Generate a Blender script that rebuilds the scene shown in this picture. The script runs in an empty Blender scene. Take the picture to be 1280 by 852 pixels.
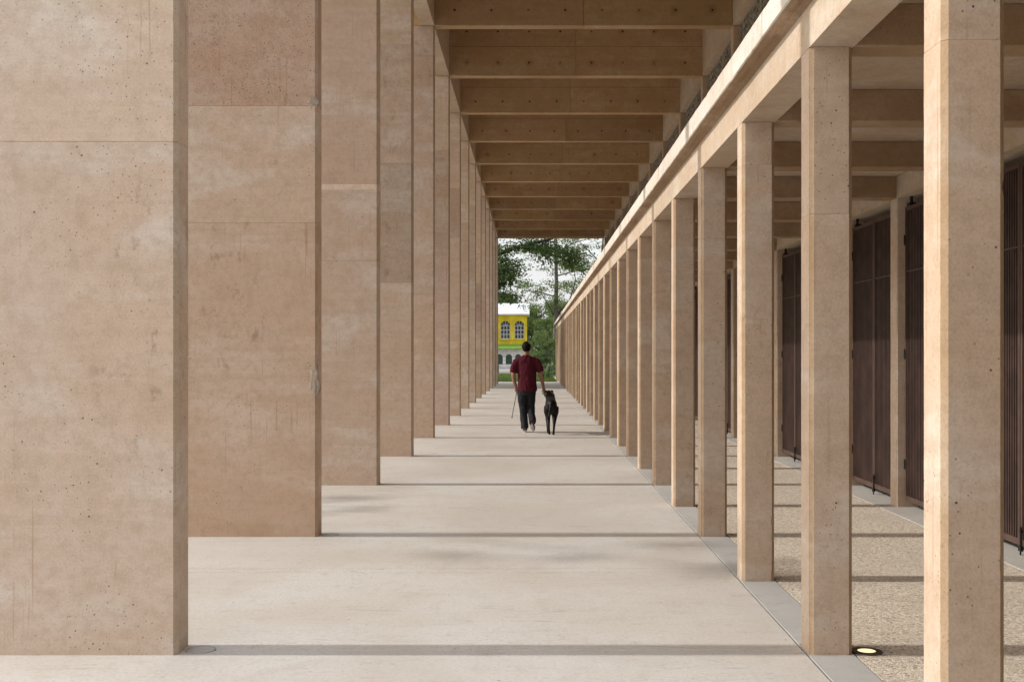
import bpy, bmesh, math, random
from mathutils import Vector, Matrix, noise
R = math.radians
scene = bpy.context.scene
COL = scene.collection

# ------------------------------------------------------------------ camera
cd = bpy.data.cameras.new('camera'); cam = bpy.data.objects.new('camera', cd); COL.objects.link(cam)
cam.location = (0, 0, 1.5); cam.rotation_euler = (R(90), 0, 0)
cd.sensor_width = 36; cd.lens = 36 * 1400 / 1280
cd.shift_x = -26.7 / 1280; cd.shift_y = 16.6 / 1280
cd.clip_start = 0.05; cd.clip_end = 3000
scene.camera = cam

# ------------------------------------------------------------------ world, sun, exposure
SUN_EL = 31.3
w = bpy.data.worlds.new('World'); scene.world = w; w.use_nodes = True
nt = w.node_tree; nt.nodes.clear()
wo = nt.nodes.new('ShaderNodeOutputWorld'); bg = nt.nodes.new('ShaderNodeBackground'); bg.inputs[1].default_value = 0.15
sky = nt.nodes.new('ShaderNodeTexSky'); sky.sky_type = 'NISHITA'; sky.sun_disc = False
sky.sun_elevation = R(SUN_EL); sky.sun_rotation = R(-90); sky.air_density = 1.2; sky.dust_density = 5.0; sky.ozone_density = 1.0
tc = nt.nodes.new('ShaderNodeTexCoord')
mp = nt.nodes.new('ShaderNodeMapping'); mp.inputs['Scale'].default_value = (1, 1, 2.5)
nz = nt.nodes.new('ShaderNodeTexNoise'); nz.inputs['Scale'].default_value = 2.2; nz.inputs['Detail'].default_value = 7; nz.inputs['Roughness'].default_value = .6
rp = nt.nodes.new('ShaderNodeValToRGB'); rp.color_ramp.elements[0].position = .3; rp.color_ramp.elements[1].position = .62
rp.color_ramp.elements[0].color = (.50, .50, .50, 1); rp.color_ramp.elements[1].color = (.85, .85, .85, 1)
mx = nt.nodes.new('ShaderNodeMix'); mx.data_type = 'RGBA'
mx.inputs['B'].default_value = (6.5, 6.55, 6.75, 1)
nt.links.new(tc.outputs['Generated'], mp.inputs[0]); nt.links.new(mp.outputs[0], nz.inputs['Vector'])
nt.links.new(nz.outputs['Fac'], rp.inputs[0]); nt.links.new(rp.outputs[0], mx.inputs['Factor'])
nt.links.new(sky.outputs[0], mx.inputs['A']); nt.links.new(mx.outputs['Result'], bg.inputs[0]); nt.links.new(bg.outputs[0], wo.inputs[0])

sd = bpy.data.lights.new('sun', 'SUN'); sd.energy = 2.45; sd.angle = R(0.8); sd.color = (1.0, .97, .925)
sun = bpy.data.objects.new('sun', sd); COL.objects.link(sun); sun.rotation_euler = (0, -R(90 - SUN_EL), 0); sun.location = (-30, 20, 30)

vs = scene.view_settings
vs.view_transform = 'Standard'; vs.look = 'None'; vs.exposure = 0.35; vs.gamma = 1; vs.use_curve_mapping = False
scene.render.engine = 'CYCLES'
scene.cycles.use_denoising = True
scene.cycles.max_bounces = 8; scene.cycles.diffuse_bounces = 5; scene.cycles.transparent_max_bounces = 6

# ------------------------------------------------------------------ material helpers
class NT:
    def __init__(s, name):
        s.m = bpy.data.materials.new(name); s.m.use_nodes = True; s.t = s.m.node_tree
        s.b = s.t.nodes['Principled BSDF']; s.out = s.t.nodes['Material Output']
    def n(s, typ, **kw):
        x = s.t.nodes.new('ShaderNode' + typ)
        for k, v in kw.items(): setattr(x, k, v)
        return x
    def l(s, a, b): s.t.links.new(a, b)
    def put(s, sock, v):
        if isinstance(v, bpy.types.NodeSocket): s.l(v, sock)
        else: sock.default_value = v
    def noise(s, vec, scale, detail=4, rough=.55, dist=0):
        x = s.n('TexNoise'); s.put(x.inputs['Vector'], vec); x.inputs['Scale'].default_value = scale
        x.inputs['Detail'].default_value = detail; x.inputs['Roughness'].default_value = rough; x.inputs['Distortion'].default_value = dist
        return x.outputs['Fac']
    def vor(s, vec, scale, out='Distance', feature='F1', rnd=1):
        x = s.n('TexVoronoi', feature=feature); s.put(x.inputs['Vector'], vec); x.inputs['Scale'].default_value = scale
        x.inputs['Randomness'].default_value = rnd
        return x.outputs[out]
    def ramp(s, fac, a, b, lo=0., hi=1.):
        x = s.n('MapRange', interpolation_type='SMOOTHSTEP'); s.put(x.inputs[0], fac)
        x.inputs[1].default_value = a; x.inputs[2].default_value = b; x.inputs[3].default_value = lo; x.inputs[4].default_value = hi
        return x.outputs[0]
    def math(s, op, a, b=0., c=0.):
        x = s.n('Math', operation=op); s.put(x.inputs[0], a); s.put(x.inputs[1], b); s.put(x.inputs[2], c)
        return x.outputs[0]
    def mix(s, fac, a, b, mode='MIX'):
        x = s.n('Mix', data_type='RGBA', blend_type=mode)
        s.put(x.inputs['Factor'], fac); s.put(x.inputs['A'], a); s.put(x.inputs['B'], b)
        return x.outputs['Result']
    def map(s, vec, scale=(1, 1, 1), loc=(0, 0, 0)):
        x = s.n('Mapping'); s.put(x.inputs[0], vec); x.inputs['Scale'].default_value = scale; s.put(x.inputs['Location'], loc)
        return x.outputs[0]
    def bump(s, h, strength=.3, dist=.01, normal=None):
        x = s.n('Bump'); s.put(x.inputs['Height'], h); x.inputs['Strength'].default_value = strength; x.inputs['Distance'].default_value = dist
        if normal is not None: s.l(normal, x.inputs['Normal'])
        return x.outputs[0]
    def done(s, color, rough=.8, normal=None, spec=.3):
        s.put(s.b.inputs['Base Color'], color); s.put(s.b.inputs['Roughness'], rough); s.b.inputs['Specular IOR Level'].default_value = spec
        if normal is not None: s.l(normal, s.b.inputs['Normal'])
        return s.m
def C3(r, g, b): return (r, g, b, 1)

def concrete(name, base, alt, pale, tie=False, holes=1.0, rough_scale=1.0, worn=.57):
    s = NT(name)
    oi = s.n('ObjectInfo'); tcn = s.n('TexCoord')
    rnd = s.n('CombineXYZ')
    s.l(s.math('MULTIPLY', oi.outputs['Random'], 93.), rnd.inputs[0]); s.l(s.math('MULTIPLY', oi.outputs['Random'], 57.), rnd.inputs[1]); s.l(s.math('MULTIPLY', oi.outputs['Random'], 31.), rnd.inputs[2])
    va = s.n('VectorMath', operation='ADD'); s.l(tcn.outputs['Object'], va.inputs[0]); s.l(rnd.outputs[0], va.inputs[1])
    P = va.outputs[0]
    big = s.noise(P, 1.0, 4, .62, .5)
    col = s.mix(s.ramp(big, .36, .64), base, alt)
    pal = s.noise(s.map(P, (.7, .7, 1.5)), 1.4, 5, .66, .4)
    col = s.mix(s.ramp(pal, .44, .66, 0, .9), col, pale)
    med = s.noise(P, 4.5, 4, .68)                                        # hand-sized clouding
    col = s.mix(s.ramp(med, .44, .70, 0, .34), col, C3(base[0]*.74, base[1]*.68, base[2]*.60))
    band = s.noise(s.map(P, (.3, .3, 5.)), 1.7, 3, .65)                      # faint horizontal layers of the pour
    col = s.mix(s.ramp(band, .46, .66, 0, .30), col, C3(base[0]*.80, base[1]*.74, base[2]*.66))
    mot = s.noise(P, 16, 3, .7)
    col = s.mix(s.ramp(mot, .42, .68, 0, .34), col, C3(base[0]*.70, base[1]*.65, base[2]*.58))
    fine = s.noise(P, 95, 2, .7)
    col = s.mix(s.ramp(fine, .50, .70, 0, .26), col, C3(base[0]*.55, base[1]*.5, base[2]*.45))
    col = s.mix(s.ramp(fine, .46, .34, 0, .2), col, C3(min(.8, base[0]*1.2), min(.8, base[1]*1.25), min(.8, base[2]*1.3)))
    st = s.noise(s.map(P, (30., 30., .7)), 1.5, 2, .5)                      # thin rusty runs
    stm = s.noise(s.map(P, (1.4, 1.4, .9)), 1.1, 1)
    col = s.mix(s.math('MULTIPLY', s.ramp(st, .63, .70, 0, .38), s.ramp(stm, .50, .60)), col, C3(.36, .20, .10))
    smear = s.noise(s.map(P, (4., 4., 2.6)), 2.2, 6, .78)               # dark worn smears
    smm = s.noise(s.map(P, (1, 1, .6), (7, 3, 1)), .8, 2)
    col = s.mix(s.math('MULTIPLY', s.ramp(smear, .54, .66, 0, .42), s.ramp(smm, worn, worn + .09)), col, C3(.24, .165, .115))
    # air-bubble holes
    v1 = s.vor(P, 15); v2 = s.vor(s.map(P, (1, 1, .8), (5, 9, 2)), 38); v3 = s.vor(s.map(P, (1, 1, 1), (1, 4, 8)), 8)
    vm = s.noise(P, 1.6, 1)
    h1 = s.math('MULTIPLY', s.ramp(v1, .05, .085, 1, 0), s.ramp(vm, .40, .55, .1, 1.))
    h2 = s.math('MULTIPLY', s.ramp(v2, .09, .14, 1, 0), s.ramp(vm, .46, .60, .12, 1.))
    h3 = s.math('MULTIPLY', s.ramp(v3, .035, .05, 1, 0), s.ramp(vm, .46, .54, 0, 1.))
    hole = s.math('MULTIPLY', s.math('MAXIMUM', s.math('MAXIMUM', h1, h3), s.math('MULTIPLY', h2, .85)), holes)
    col = s.mix(s.math('MULTIPLY', hole, .8), col, C3(.085, .055, .04))
    if tie:
        sx = s.n('SeparateXYZ'); s.l(tcn.outputs['Object'], sx.inputs[0])
        dx = s.math('PINGPONG', s.math('ADD', sx.outputs[0], 33.33), .33); dz = s.math('PINGPONG', s.math('SUBTRACT', sx.outputs[2], .28), .33)
        dd = s.math('SQRT', s.math('ADD', s.math('MULTIPLY', dx, dx), s.math('MULTIPLY', dz, dz)))
        t = s.math('MULTIPLY', s.ramp(dd, .017, .029, 1, 0), s.ramp(s.noise(P, 1.9, 0), .36, .52, .6, 1.))
        halo = s.math('MULTIPLY', s.ramp(s.math('ADD', dd, s.math('MULTIPLY', s.math('SUBTRACT', mot, .5), .3)), .0, .12, .35, 0), s.ramp(vm, .5, .62))
        line = s.ramp(s.math('ABSOLUTE', s.math('SUBTRACT', sx.outputs[2], .62)), .004, .009, .5, 0)
        col = s.mix(s.math('MAXIMUM', s.math('MAXIMUM', t, halo), line), col, C3(.07, .045, .03))
        hole = s.math('MAXIMUM', hole, s.math('MAXIMUM', t, line))
    col = s.mix(1., col, oi.outputs['Color'], 'MULTIPLY')
    hgt = s.math('SUBTRACT', s.math('ADD', s.math('MULTIPLY', mot, .7), s.math('MULTIPLY', fine, .35)), s.math('MULTIPLY', h2, .8 * holes))
    return s.done(col, .86, s.bump(hgt, .4 * rough_scale, .006), .25)

M = {}
M['pier'] = concrete('pier_concrete', C3(.625, .50, .40), C3(.615, .465, .35), C3(.69, .60, .515))
M['pier_rough'] = concrete('pier_rough_concrete', C3(.555, .43, .335), C3(.55, .40, .30), C3(.60, .50, .42), rough_scale=4.5, worn=.5)
M['pier_worn'] = concrete('pier_worn_concrete', C3(.54, .43, .335), C3(.54, .40, .295), C3(.62, .53, .45), rough_scale=1.5, worn=.36)
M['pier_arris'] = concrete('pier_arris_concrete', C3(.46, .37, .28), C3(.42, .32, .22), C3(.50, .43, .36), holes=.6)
M['col'] = concrete('column_concrete', C3(.56, .44, .34), C3(.565, .42, .305), C3(.625, .53, .44), holes=1.2, rough_scale=.7)
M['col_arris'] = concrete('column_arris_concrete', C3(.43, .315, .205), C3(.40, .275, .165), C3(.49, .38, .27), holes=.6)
M['beam'] = concrete('beam_concrete', C3(.54, .44, .34), C3(.51, .39, .28), C3(.60, .52, .43), holes=.6)
M['cross'] = concrete('shaded_cross_concrete', C3(.38, .265, .165), C3(.33, .22, .13), C3(.44, .33, .23), holes=.6)  # darker copy of the beam concrete, gallery shade put into its colour
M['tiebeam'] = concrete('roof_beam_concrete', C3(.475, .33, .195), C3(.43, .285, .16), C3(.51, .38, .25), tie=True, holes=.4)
M['fascia'] = concrete('fascia_concrete', C3(.68, .62, .55), C3(.64, .56, .47), C3(.74, .70, .64), holes=.4, rough_scale=1.6)
M['soffit'] = concrete('slab_concrete', C3(.52, .42, .32), C3(.46, .34, .24), C3(.58, .49, .41), holes=.5, rough_scale=2.5)
M['patch'] = concrete('repair_mortar', C3(.43, .365, .305), C3(.38, .315, .255), C3(.47, .41, .35), holes=.4)
M['drip_shade'] = concrete('shaded_drip_concrete', C3(.34, .235, .15), C3(.27, .175, .105), C3(.42, .31, .22), holes=1., rough_scale=4.)  # rough brown concrete, darkened to put the overhang's shade into its colour

def floor_mat(name, c1, c2, dark, speck=.3, rough=.72):
    s = NT(name); tcn = s.n('TexCoord'); P = s.n('NewGeometry').outputs['Position']
    a = s.noise(P, .55, 6, .62, .5); b = s.noise(s.map(P, (1, .5, 1)), 2.4, 6, .65, .8); f = s.noise(P, 45, 4, .7); g = s.noise(P, 190, 2, .6)
    col = s.mix(s.ramp(a, .36, .66), c1, c2)
    col = s.mix(s.ramp(b, .5, .78, 0, .5), col, dark)
    col = s.mix(s.ramp(f, .42, .7, 0, speck), col, dark)
    col = s.mix(s.ramp(g, .52, .75, 0, speck), col, C3(dark[0]*.6, dark[1]*.6, dark[2]*.6))
    e = s.noise(s.map(P, (1, .6, 1)), 9, 4, .7, .5); col = s.mix(s.ramp(e, .5, .72, 0, .4), col, dark)
    v = s.vor(P, 5.5); col = s.mix(s.ramp(v, .03, .045, .7, 0), col, C3(.14, .12, .1))
    sc = s.noise(s.map(P, (.5, 5., 1)), 3.1, 4, .6, .4); scm = s.noise(P, .6, 2)             # scuffs and wheel rubs
    col = s.mix(s.math('MULTIPLY', s.ramp(sc, .60, .70, 0, .45), s.ramp(scm, .5, .6)), col, C3(dark[0]*.62, dark[1]*.6, dark[2]*.58))
    bl = s.noise(P, 1.7, 5, .7, .6); col = s.mix(s.ramp(bl, .64, .72, 0, .3), col, C3(dark[0]*.7, dark[1]*.7, dark[2]*.7))
    v2 = s.vor(P, 1.9); col = s.mix(s.ramp(v2, .012, .018, .7, 0), col, C3(.10, .085, .07))
    ck = s.noise(s.map(P, (.5, 2.2, 1)), 1.4, 5, .62, 1.5)                    # hairline stains
    col = s.mix(s.ramp(s.math('ABSOLUTE', s.math('SUBTRACT', ck, .5)), .0, .007, .34, 0), col, C3(.22, .19, .16))
    h = s.math('ADD', s.math('MULTIPLY', f, .5), s.math('MULTIPLY', g, .5))
    return s.done(col, s.ramp(a, .3, .7, rough - .1, rough + .1), s.bump(h, .22, .004), .35)
M['floor'] = floor_mat('walkway_concrete', C3(.585, .545, .49), C3(.635, .615, .58), C3(.48, .435, .385), .6)
M['band'] = floor_mat('grey_band_concrete', C3(.455, .445, .42), C3(.525, .515, .49), C3(.37, .355, .335), .2, .6)
M['strip'] = floor_mat('smooth_strip_concrete', C3(.46, .43, .39), C3(.50, .48, .44), C3(.36, .33, .3), .2)

s = NT('exposed_aggregate'); P = s.n('NewGeometry').outputs['Position']
vc = s.n('TexVoronoi'); s.l(P, vc.inputs['Vector']); vc.inputs['Scale'].default_value = 72
ve = s.vor(P, 72, 'Distance', 'DISTANCE_TO_EDGE')
sepc = s.n('SeparateColor'); s.l(vc.outputs['Color'], sepc.inputs[0])
col = s.mix(sepc.outputs[0], C3(.58, .485, .375), C3(.86, .785, .655))
col = s.mix(s.ramp(sepc.outputs[1], .84, .90, 0, .6), col, C3(.20, .155, .12))
col = s.mix(s.ramp(ve, .02, .11, .62, 0), col, C3(.24, .19, .15))
col = s.mix(s.ramp(s.noise(P, .9, 5, .6), .42, .68, 0, .3), col, C3(.45, .38, .30))
M['agg'] = s.done(col, .85, s.bump(s.math('MINIMUM', ve, .25), .6, .009), .3)

def plain(name, c, rough=.6, metal=0., var=.15, scale=8., spec=.4, bump=0.):
    s = NT(name); P = s.n('TexCoord').outputs['Object']
    n1 = s.noise(P, scale, 5, .6)
    col = s.mix(s.ramp(n1, .35, .7, 0, 1), C3(c[0]*(1-var), c[1]*(1-var), c[2]*(1-var)), C3(min(1, c[0]*(1+var)), min(1, c[1]*(1+var)), min(1, c[2]*(1+var))))
    s.b.inputs['Metallic'].default_value = metal
    return s.done(col, rough, s.bump(n1, bump, .01) if bump else None, spec)
M['frame'] = plain('brown_steel_frame', (.105, .064, .050), .5, .3)
M['slat'] = plain('dark_brown_slats', (.052, .028, .022), .55, .2, .3, 4)
M['black'] = plain('black_iron', (.018, .016, .016), .5, .4)
M['lattice'] = plain('grey_lattice_slats', (.34, .31, .26), .85, 0, .6, 14)
M['dark'] = plain('dark_interior_plaster', (.10, .085, .07), .9)
M['steel_ring'] = plain('brushed_steel_ring', (.12, .10, .085), .4, .6)
s = NT('uplight_lens'); s.b.inputs['Emission Color'].default_value = (1, .80, .45, 1); s.b.inputs['Emission Strength'].default_value = 1.0
M['lens'] = s.done(C3(.9, .8, .6), .2)
M['disc'] = plain('light_cover_glass', (.36, .34, .32), .45, .0)

# ------------------------------------------------------------------ object helpers
def link(o, parent=None):
    COL.objects.link(o)
    if parent is not None: o.parent = parent
    return o
def mesh(name, verts, faces, mat=None, smooth=False):
    me = bpy.data.meshes.new(name); me.from_pydata([tuple(v) for v in verts], [], faces); me.update()
    if mat: me.materials.append(mat)
    if smooth: me.polygons.foreach_set('use_smooth', [True] * len(me.polygons))
    return me
def obj(name, me, parent=None, loc=(0, 0, 0), **props):
    o = bpy.data.objects.new(name, me); o.location = loc; link(o, parent)
    for k, v in props.items(): o[k] = v
    return o
def empty(name, loc=(0, 0, 0), parent=None, **props):
    o = bpy.data.objects.new(name, None); o.empty_display_size = .2; o.location = loc; link(o, parent)
    for k, v in props.items(): o[k] = v
    return o
class MB:
    def __init__(s): s.v = []; s.f = []
    def box(s, x0, x1, y0, y1, z0, z1):
        b = len(s.v)
        s.v += [(x, y, z) for z in (z0, z1) for y in (y0, y1) for x in (x0, x1)]
        s.f += [tuple(b + i for i in q) for q in ((0, 2, 3, 1), (4, 5, 7, 6), (0, 1, 5, 4), (2, 6, 7, 3), (0, 4, 6, 2), (1, 3, 7, 5))]
        return s
    def prism(s, pts, a0, a1, axis='y'):           # polygon (u,v) extruded along an axis
        b = len(s.v); n = len(pts)
        for a in (a0, a1):
            for u, v in pts: s.v.append({'y': (u, a, v), 'x': (a, u, v), 'z': (u, v, a)}[axis])
        s.f.append(tuple(b + i for i in range(n))); s.f.append(tuple(b + n + i for i in reversed(range(n))))
        for i in range(n): s.f.append((b + i, b + n + i, b + n + (i + 1) % n, b + (i + 1) % n))
        return s
    def tube(s, pts, rad, n=8, cap=True):
        pts = [Vector(p) for p in pts]; rings = []
        prev = None
        for i, p in enumerate(pts):
            t = (pts[min(i + 1, len(pts) - 1)] - pts[max(i - 1, 0)]).normalized()
            if prev is None: a = t.cross(Vector((0, 0, 1)) if abs(t.z) < .9 else Vector((1, 0, 0))).normalized()
            else: a = (prev - t * prev.dot(t)).normalized()
            prev = a; b2 = t.cross(a).normalized()
            r = rad[i] if isinstance(rad, (list, tuple)) else rad
            ring = []
            for k in range(n):
                q = p + a * (r * math.cos(2 * math.pi * k / n)) + b2 * (r * math.sin(2 * math.pi * k / n))
                ring.append(len(s.v)); s.v.append(tuple(q))
            rings.append(ring)
        for r0, r1 in zip(rings, rings[1:]):
            for k in range(n): s.f.append((r0[k], r0[(k + 1) % n], r1[(k + 1) % n], r1[k]))
        if cap: s.f.append(tuple(reversed(rings[0]))); s.f.append(tuple(rings[-1]))
        return s
    def loft(s, rings, n=16):                       # rings: (cx,cy,cz, rx,ry) horizontal ellipses, closed ends
        rs = []
        for cx, cy, cz, rx, ry in rings:
            r = []
            for k in range(n):
                a = 2 * math.pi * k / n; r.append(len(s.v)); s.v.append((cx + rx * math.cos(a), cy + ry * math.sin(a), cz))
            rs.append(r)
        for r0, r1 in zip(rs, rs[1:]):
            for k in range(n): s.f.append((r0[k], r0[(k + 1) % n], r1[(k + 1) % n], r1[k]))
        s.f.append(tuple(reversed(rs[0]))); s.f.append(tuple(rs[-1]))
        return s
    def ball(s, c, r, n=12, m=8):
        b = len(s.v); c = Vector(c); r = Vector(r) if not isinstance(r, (int, float)) else Vector((r, r, r))
        s.v.append((c.x, c.y, c.z - r.z))
        for j in range(1, m):
            t = math.pi * j / m
            for k in range(n):
                a = 2 * math.pi * k / n
                s.v.append((c.x + r.x * math.sin(t) * math.cos(a), c.y + r.y * math.sin(t) * math.sin(a), c.z - r.z * math.cos(t)))
        s.v.append((c.x, c.y, c.z + r.z)); e = len(s.v) - 1
        for k in range(n):
            s.f.append((b, b + 1 + (k + 1) % n, b + 1 + k))
            s.f.append((e, e - n + k, e - n + (k + 1) % n))
        for j in range(m - 2):
            for k in range(n):
                p = b + 1 + j * n; s.f.append((p + k, p + (k + 1) % n, p + n + (k + 1) % n, p + n + k))
        return s
    def build(s, name, mat, smooth=False): return mesh(name, s.v, s.f, mat, smooth)

def cast_block(name, hx, hy, z0, z1, mat, c=.02, step=.16, seed=0, groove=.0025, jit=.0012, arris=None, chip=.0):
    """vertical concrete block, chamfered on its four upright edges, rings jittered, top and bottom arris eased"""
    rng = random.Random(seed); n = max(2, int((z1 - z0) / step)); V = []; F = []
    def outline(i, z):
        out = []
        base = [(-hx + c, -hy), (hx - c, -hy), (hx, -hy + c), (hx, hy - c), (hx - c, hy), (-hx + c, hy), (-hx, hy - c), (-hx, -hy + c)]
        for (x, y) in base:
            sx = x - math.copysign(i, x); sy = y - math.copysign(i, y)
            ch = rng.uniform(.001, .0042) if rng.random() < chip else 0
            sx -= math.copysign(ch, x); sy -= math.copysign(ch, y)
            out.append((sx + rng.uniform(-jit, jit), sy + rng.uniform(-jit, jit), z))
        return out
    if step < .1: jit *= .25
    zs = [(groove, z0), (0, z0 + groove)] + [(0, z0 + (z1 - z0) * k / n) for k in range(1, n)] + [(0, z1 - groove), (groove, z1)]
    for i, z in zs: V += outline(i, z)
    for j in range(len(zs) - 1):
        for k in range(8): F.append((j * 8 + k, j * 8 + (k + 1) % 8, j * 8 + 8 + (k + 1) % 8, j * 8 + 8 + k))
    F.append(tuple(reversed(range(8)))); F.append(tuple(range((len(zs) - 1) * 8, len(zs) * 8)))
    me = mesh(name, V, F, mat)
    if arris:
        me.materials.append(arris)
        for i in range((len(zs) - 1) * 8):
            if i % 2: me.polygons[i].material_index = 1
    return me

# ------------------------------------------------------------------ measures (metres)
Y1, S, D = 5.589, 3.622, .20           # first pier, pier spacing, thickness
HS = S / 2
NP, NC = 15, 37                        # piers, columns
PX0, PX1 = -3.30, -1.777               # pier ends
CX0, CX1 = 1.380, 1.595                # column
SOF, RSOF = 3.033, 7.38                # gallery soffit, roof soffit
BX = 3.575                             # back line
def py(i): return Y1 + i * S           # i from 0
def cy(j): return Y1 + (j - 1) * HS    # column j=0 stands a half bay before the first pier
YEND = 61.0

# ------------------------------------------------------------------ ground
def sheet(name, x0, x1, y0, y1, z, mat, **p):
    return obj(name, mesh(name, [(x0, y0, z), (x1, y0, z), (x1, y1, z), (x0, y1, z)], [(0, 1, 2, 3)], mat), **p)
s = NT('grass_ground'); P = s.n('NewGeometry').outputs['Position']
col = s.mix(s.ramp(s.noise(P, .35, 6, .65), .35, .65), C3(.075, .115, .03), C3(.14, .155, .05))
col = s.mix(s.ramp(s.noise(P, 3.5, 5, .7), .45, .7, 0, .7), col, C3(.05, .085, .022))
M['grass'] = s.done(col, .9, s.bump(s.noise(P, 30, 4, .7), .8, .05), .2)
sheet('ground', -900, 900, -400, 1500, -.10, M['grass'], kind='structure')
M['yard'] = floor_mat('yard_paving', C3(.42, .36, .33), C3(.46, .41, .38), C3(.33, .28, .25))
sheet('road', -60, 40, 96, 128, -.085, M['yard'], kind='structure')

M['plaza'] = floor_mat('bounce_paving', C3(.50, .46, .41), C3(.54, .51, .47), C3(.42, .38, .33))
sheet('plaza', -26, -6.21, -40, 66, -.02, M['plaza'], kind='structure')  # unseen pale paving, added to bounce light in from the left
sheet('forecourt', -6.2, 12, -40, -12.02, -.02, M['plaza'], kind='structure')

def slab_run(name, part, x0, x1, joints, mat, z=0., th=.09):
    root = empty(name, ((x0 + x1) / 2, joints[0], z)); root['kind'] = 'structure'
    for a, b in zip(joints, joints[1:]):
        g = .006
        m = MB(); c = .006
        w2 = (x1 - x0) / 2 - .002; L = b - a - 2 * g
        m.v = [(-w2, 0, -th), (w2, 0, -th), (w2, L, -th), (-w2, L, -th), (-w2, 0, -c), (w2, 0, -c), (w2, L, -c), (-w2, L, -c),
               (-w2 + c * .12, c, 0), (w2 - c * .12, c, 0), (w2 - c * .12, L - c, 0), (-w2 + c * .12, L - c, 0)]
        m.f = [(3, 2, 1, 0)] + [(i, (i + 1) % 4, 4 + (i + 1) % 4, 4 + i) for i in range(4)] + [(4 + i, 4 + (i + 1) % 4, 8 + (i + 1) % 4, 8 + i) for i in range(4)] + [(8, 9, 10, 11)]
        obj(part, m.build(part, mat), root, (0, a + g - joints[0], 0))
    return root
fj = [-12., -8.9, -5.28, -1.66, 1.967 + .1, Y1 + .1, 7.72, 7.84] + [py(i) + .1 for i in range(1, NP)] + [YEND]
slab_run('walkway_floor', 'floor_slab', -6.2, 1.366, fj, M['floor'])
slab_run('column_band', 'band_slab', 1.374, 1.604, [cy(j) + .1 for j in range(-6, 41, 2)], M['band'], 0.001)
slab_run('gallery_floor', 'aggregate_slab', 1.612, 3.40, [cy(j) + .1 for j in range(-8, 41, 4)], M['agg'], -.002)
slab_run('threshold_strip', 'strip_slab', 3.408, 9.2, [cy(j) + .1 for j in range(-8, 41, 4)], M['strip'], 0.)

# ------------------------------------------------------------------ tall portico: piers, roof beams, roof
portico = empty('concrete_portico', (0, Y1, 0), label='tall tan concrete portico of broad blade piers under a deep beamed roof', category='building')
rng = random.Random(4); piers = []
def tint(o, r, g, b): o.color = (r, g, b, 1)
special = {0: [2.56, 5.1], 1: [2.58, 3.54, 5.9], 2: [2.57, 3.38, 3.45, 5.6], 3: [2.55, 4.3, 6.05], 4: [2.57, 4.1, 6.3]}
tints = {0: [(1.02, 1.02, 1.02), (1.1, 1.12, 1.14)], 1: [(.97, .90, .84), (1.04, 1.03, 1.02), (1., .93, .9), (1, 1, 1)],
         2: [(1.03, 1.02, 1.02), (1.02, 1.0, .99), (1.3, 1.32, 1.34), (1.03, 1.0, 1.0), (1.07, 1.09, 1.12)]}
hx = (PX1 - PX0) / 2; pcx = (PX0 + PX1) / 2
for i in range(NP):
    p = empty('pier', (pcx, py(i) + D / 2 - Y1, 0), portico); piers.append(p)
    cuts = special.get(i) or sorted([2.57 + rng.uniform(-.03, .03), rng.choice([3.5, 4.0, 4.4]) + rng.uniform(-.1, .1), 5.4 + rng.uniform(-.3, .7)])
    zs = [-.09] + cuts + [RSOF - .001]
    for k, (a, b) in enumerate(zip(zs, zs[1:])):
        pm = M['pier_rough'] if (i, k) in ((1, 2), (6, 2), (9, 1)) else M['pier_worn'] if (i, k) in ((3, 1), (3, 2), (4, 3), (5, 2), (8, 2)) else M['pier']
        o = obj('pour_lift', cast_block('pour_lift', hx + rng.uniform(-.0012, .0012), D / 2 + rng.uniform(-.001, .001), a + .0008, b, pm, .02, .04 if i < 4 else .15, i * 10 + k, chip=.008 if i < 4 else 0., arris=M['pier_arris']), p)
        t = tints[i][min(k, len(tints[i]) - 1)] if i in tints else [rng.uniform(.93, 1.08)] * 3
        if i not in tints: t = (t[0], t[1] * rng.uniform(.965, 1.005), t[2] * rng.uniform(.94, 1.02))
        tint(o, *t)
# grey repair mortar on the arris of the second pier
def lump(name, loc, r, seed, parent):
    m = MB(); m.ball((0, 0, 0), 1., 26, 18); rr = random.Random(seed)
    V = []
    for v in m.v:
        q = Vector(v); f = 1 + .75 * noise.noise(q * 2.3 + Vector((seed, 0, 0)))
        V.append((q.x * r[0] * f, q.y * r[1] * f, q.z * r[2] * f))
    return obj(name, mesh(name, V, m.f, M['patch'], True), parent, loc)
lump('repair_patch', (hx - .04, -.096, 3.57), (.045, .007, .045), 3, piers[1])
lump('repair_patch', (hx - .03, -.0955, 1.28), (.040, .008, .13), 5, piers[1])

def beam_prism(x0, x1, z0, z1, y0, y1, mat, name, e=.008):
    m = MB(); m.prism([(y0 + e, z0), (y1 - e, z0), (y1, z0 + e), (y1, z1), (y0, z1), (y0, z0 + e)], x0, x1, 'x')
    return m.build(name, mat)
MIDX = (PX1 + BX) / 2
RB = 1.25
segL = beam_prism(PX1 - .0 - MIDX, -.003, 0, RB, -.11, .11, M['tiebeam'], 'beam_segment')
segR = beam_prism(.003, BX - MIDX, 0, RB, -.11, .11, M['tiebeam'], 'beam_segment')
segE = beam_prism(PX0 - .25 - MIDX, -2.035 - MIDX, .001, RB, -.11, .11, M['tiebeam'], 'eave_segment')
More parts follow.
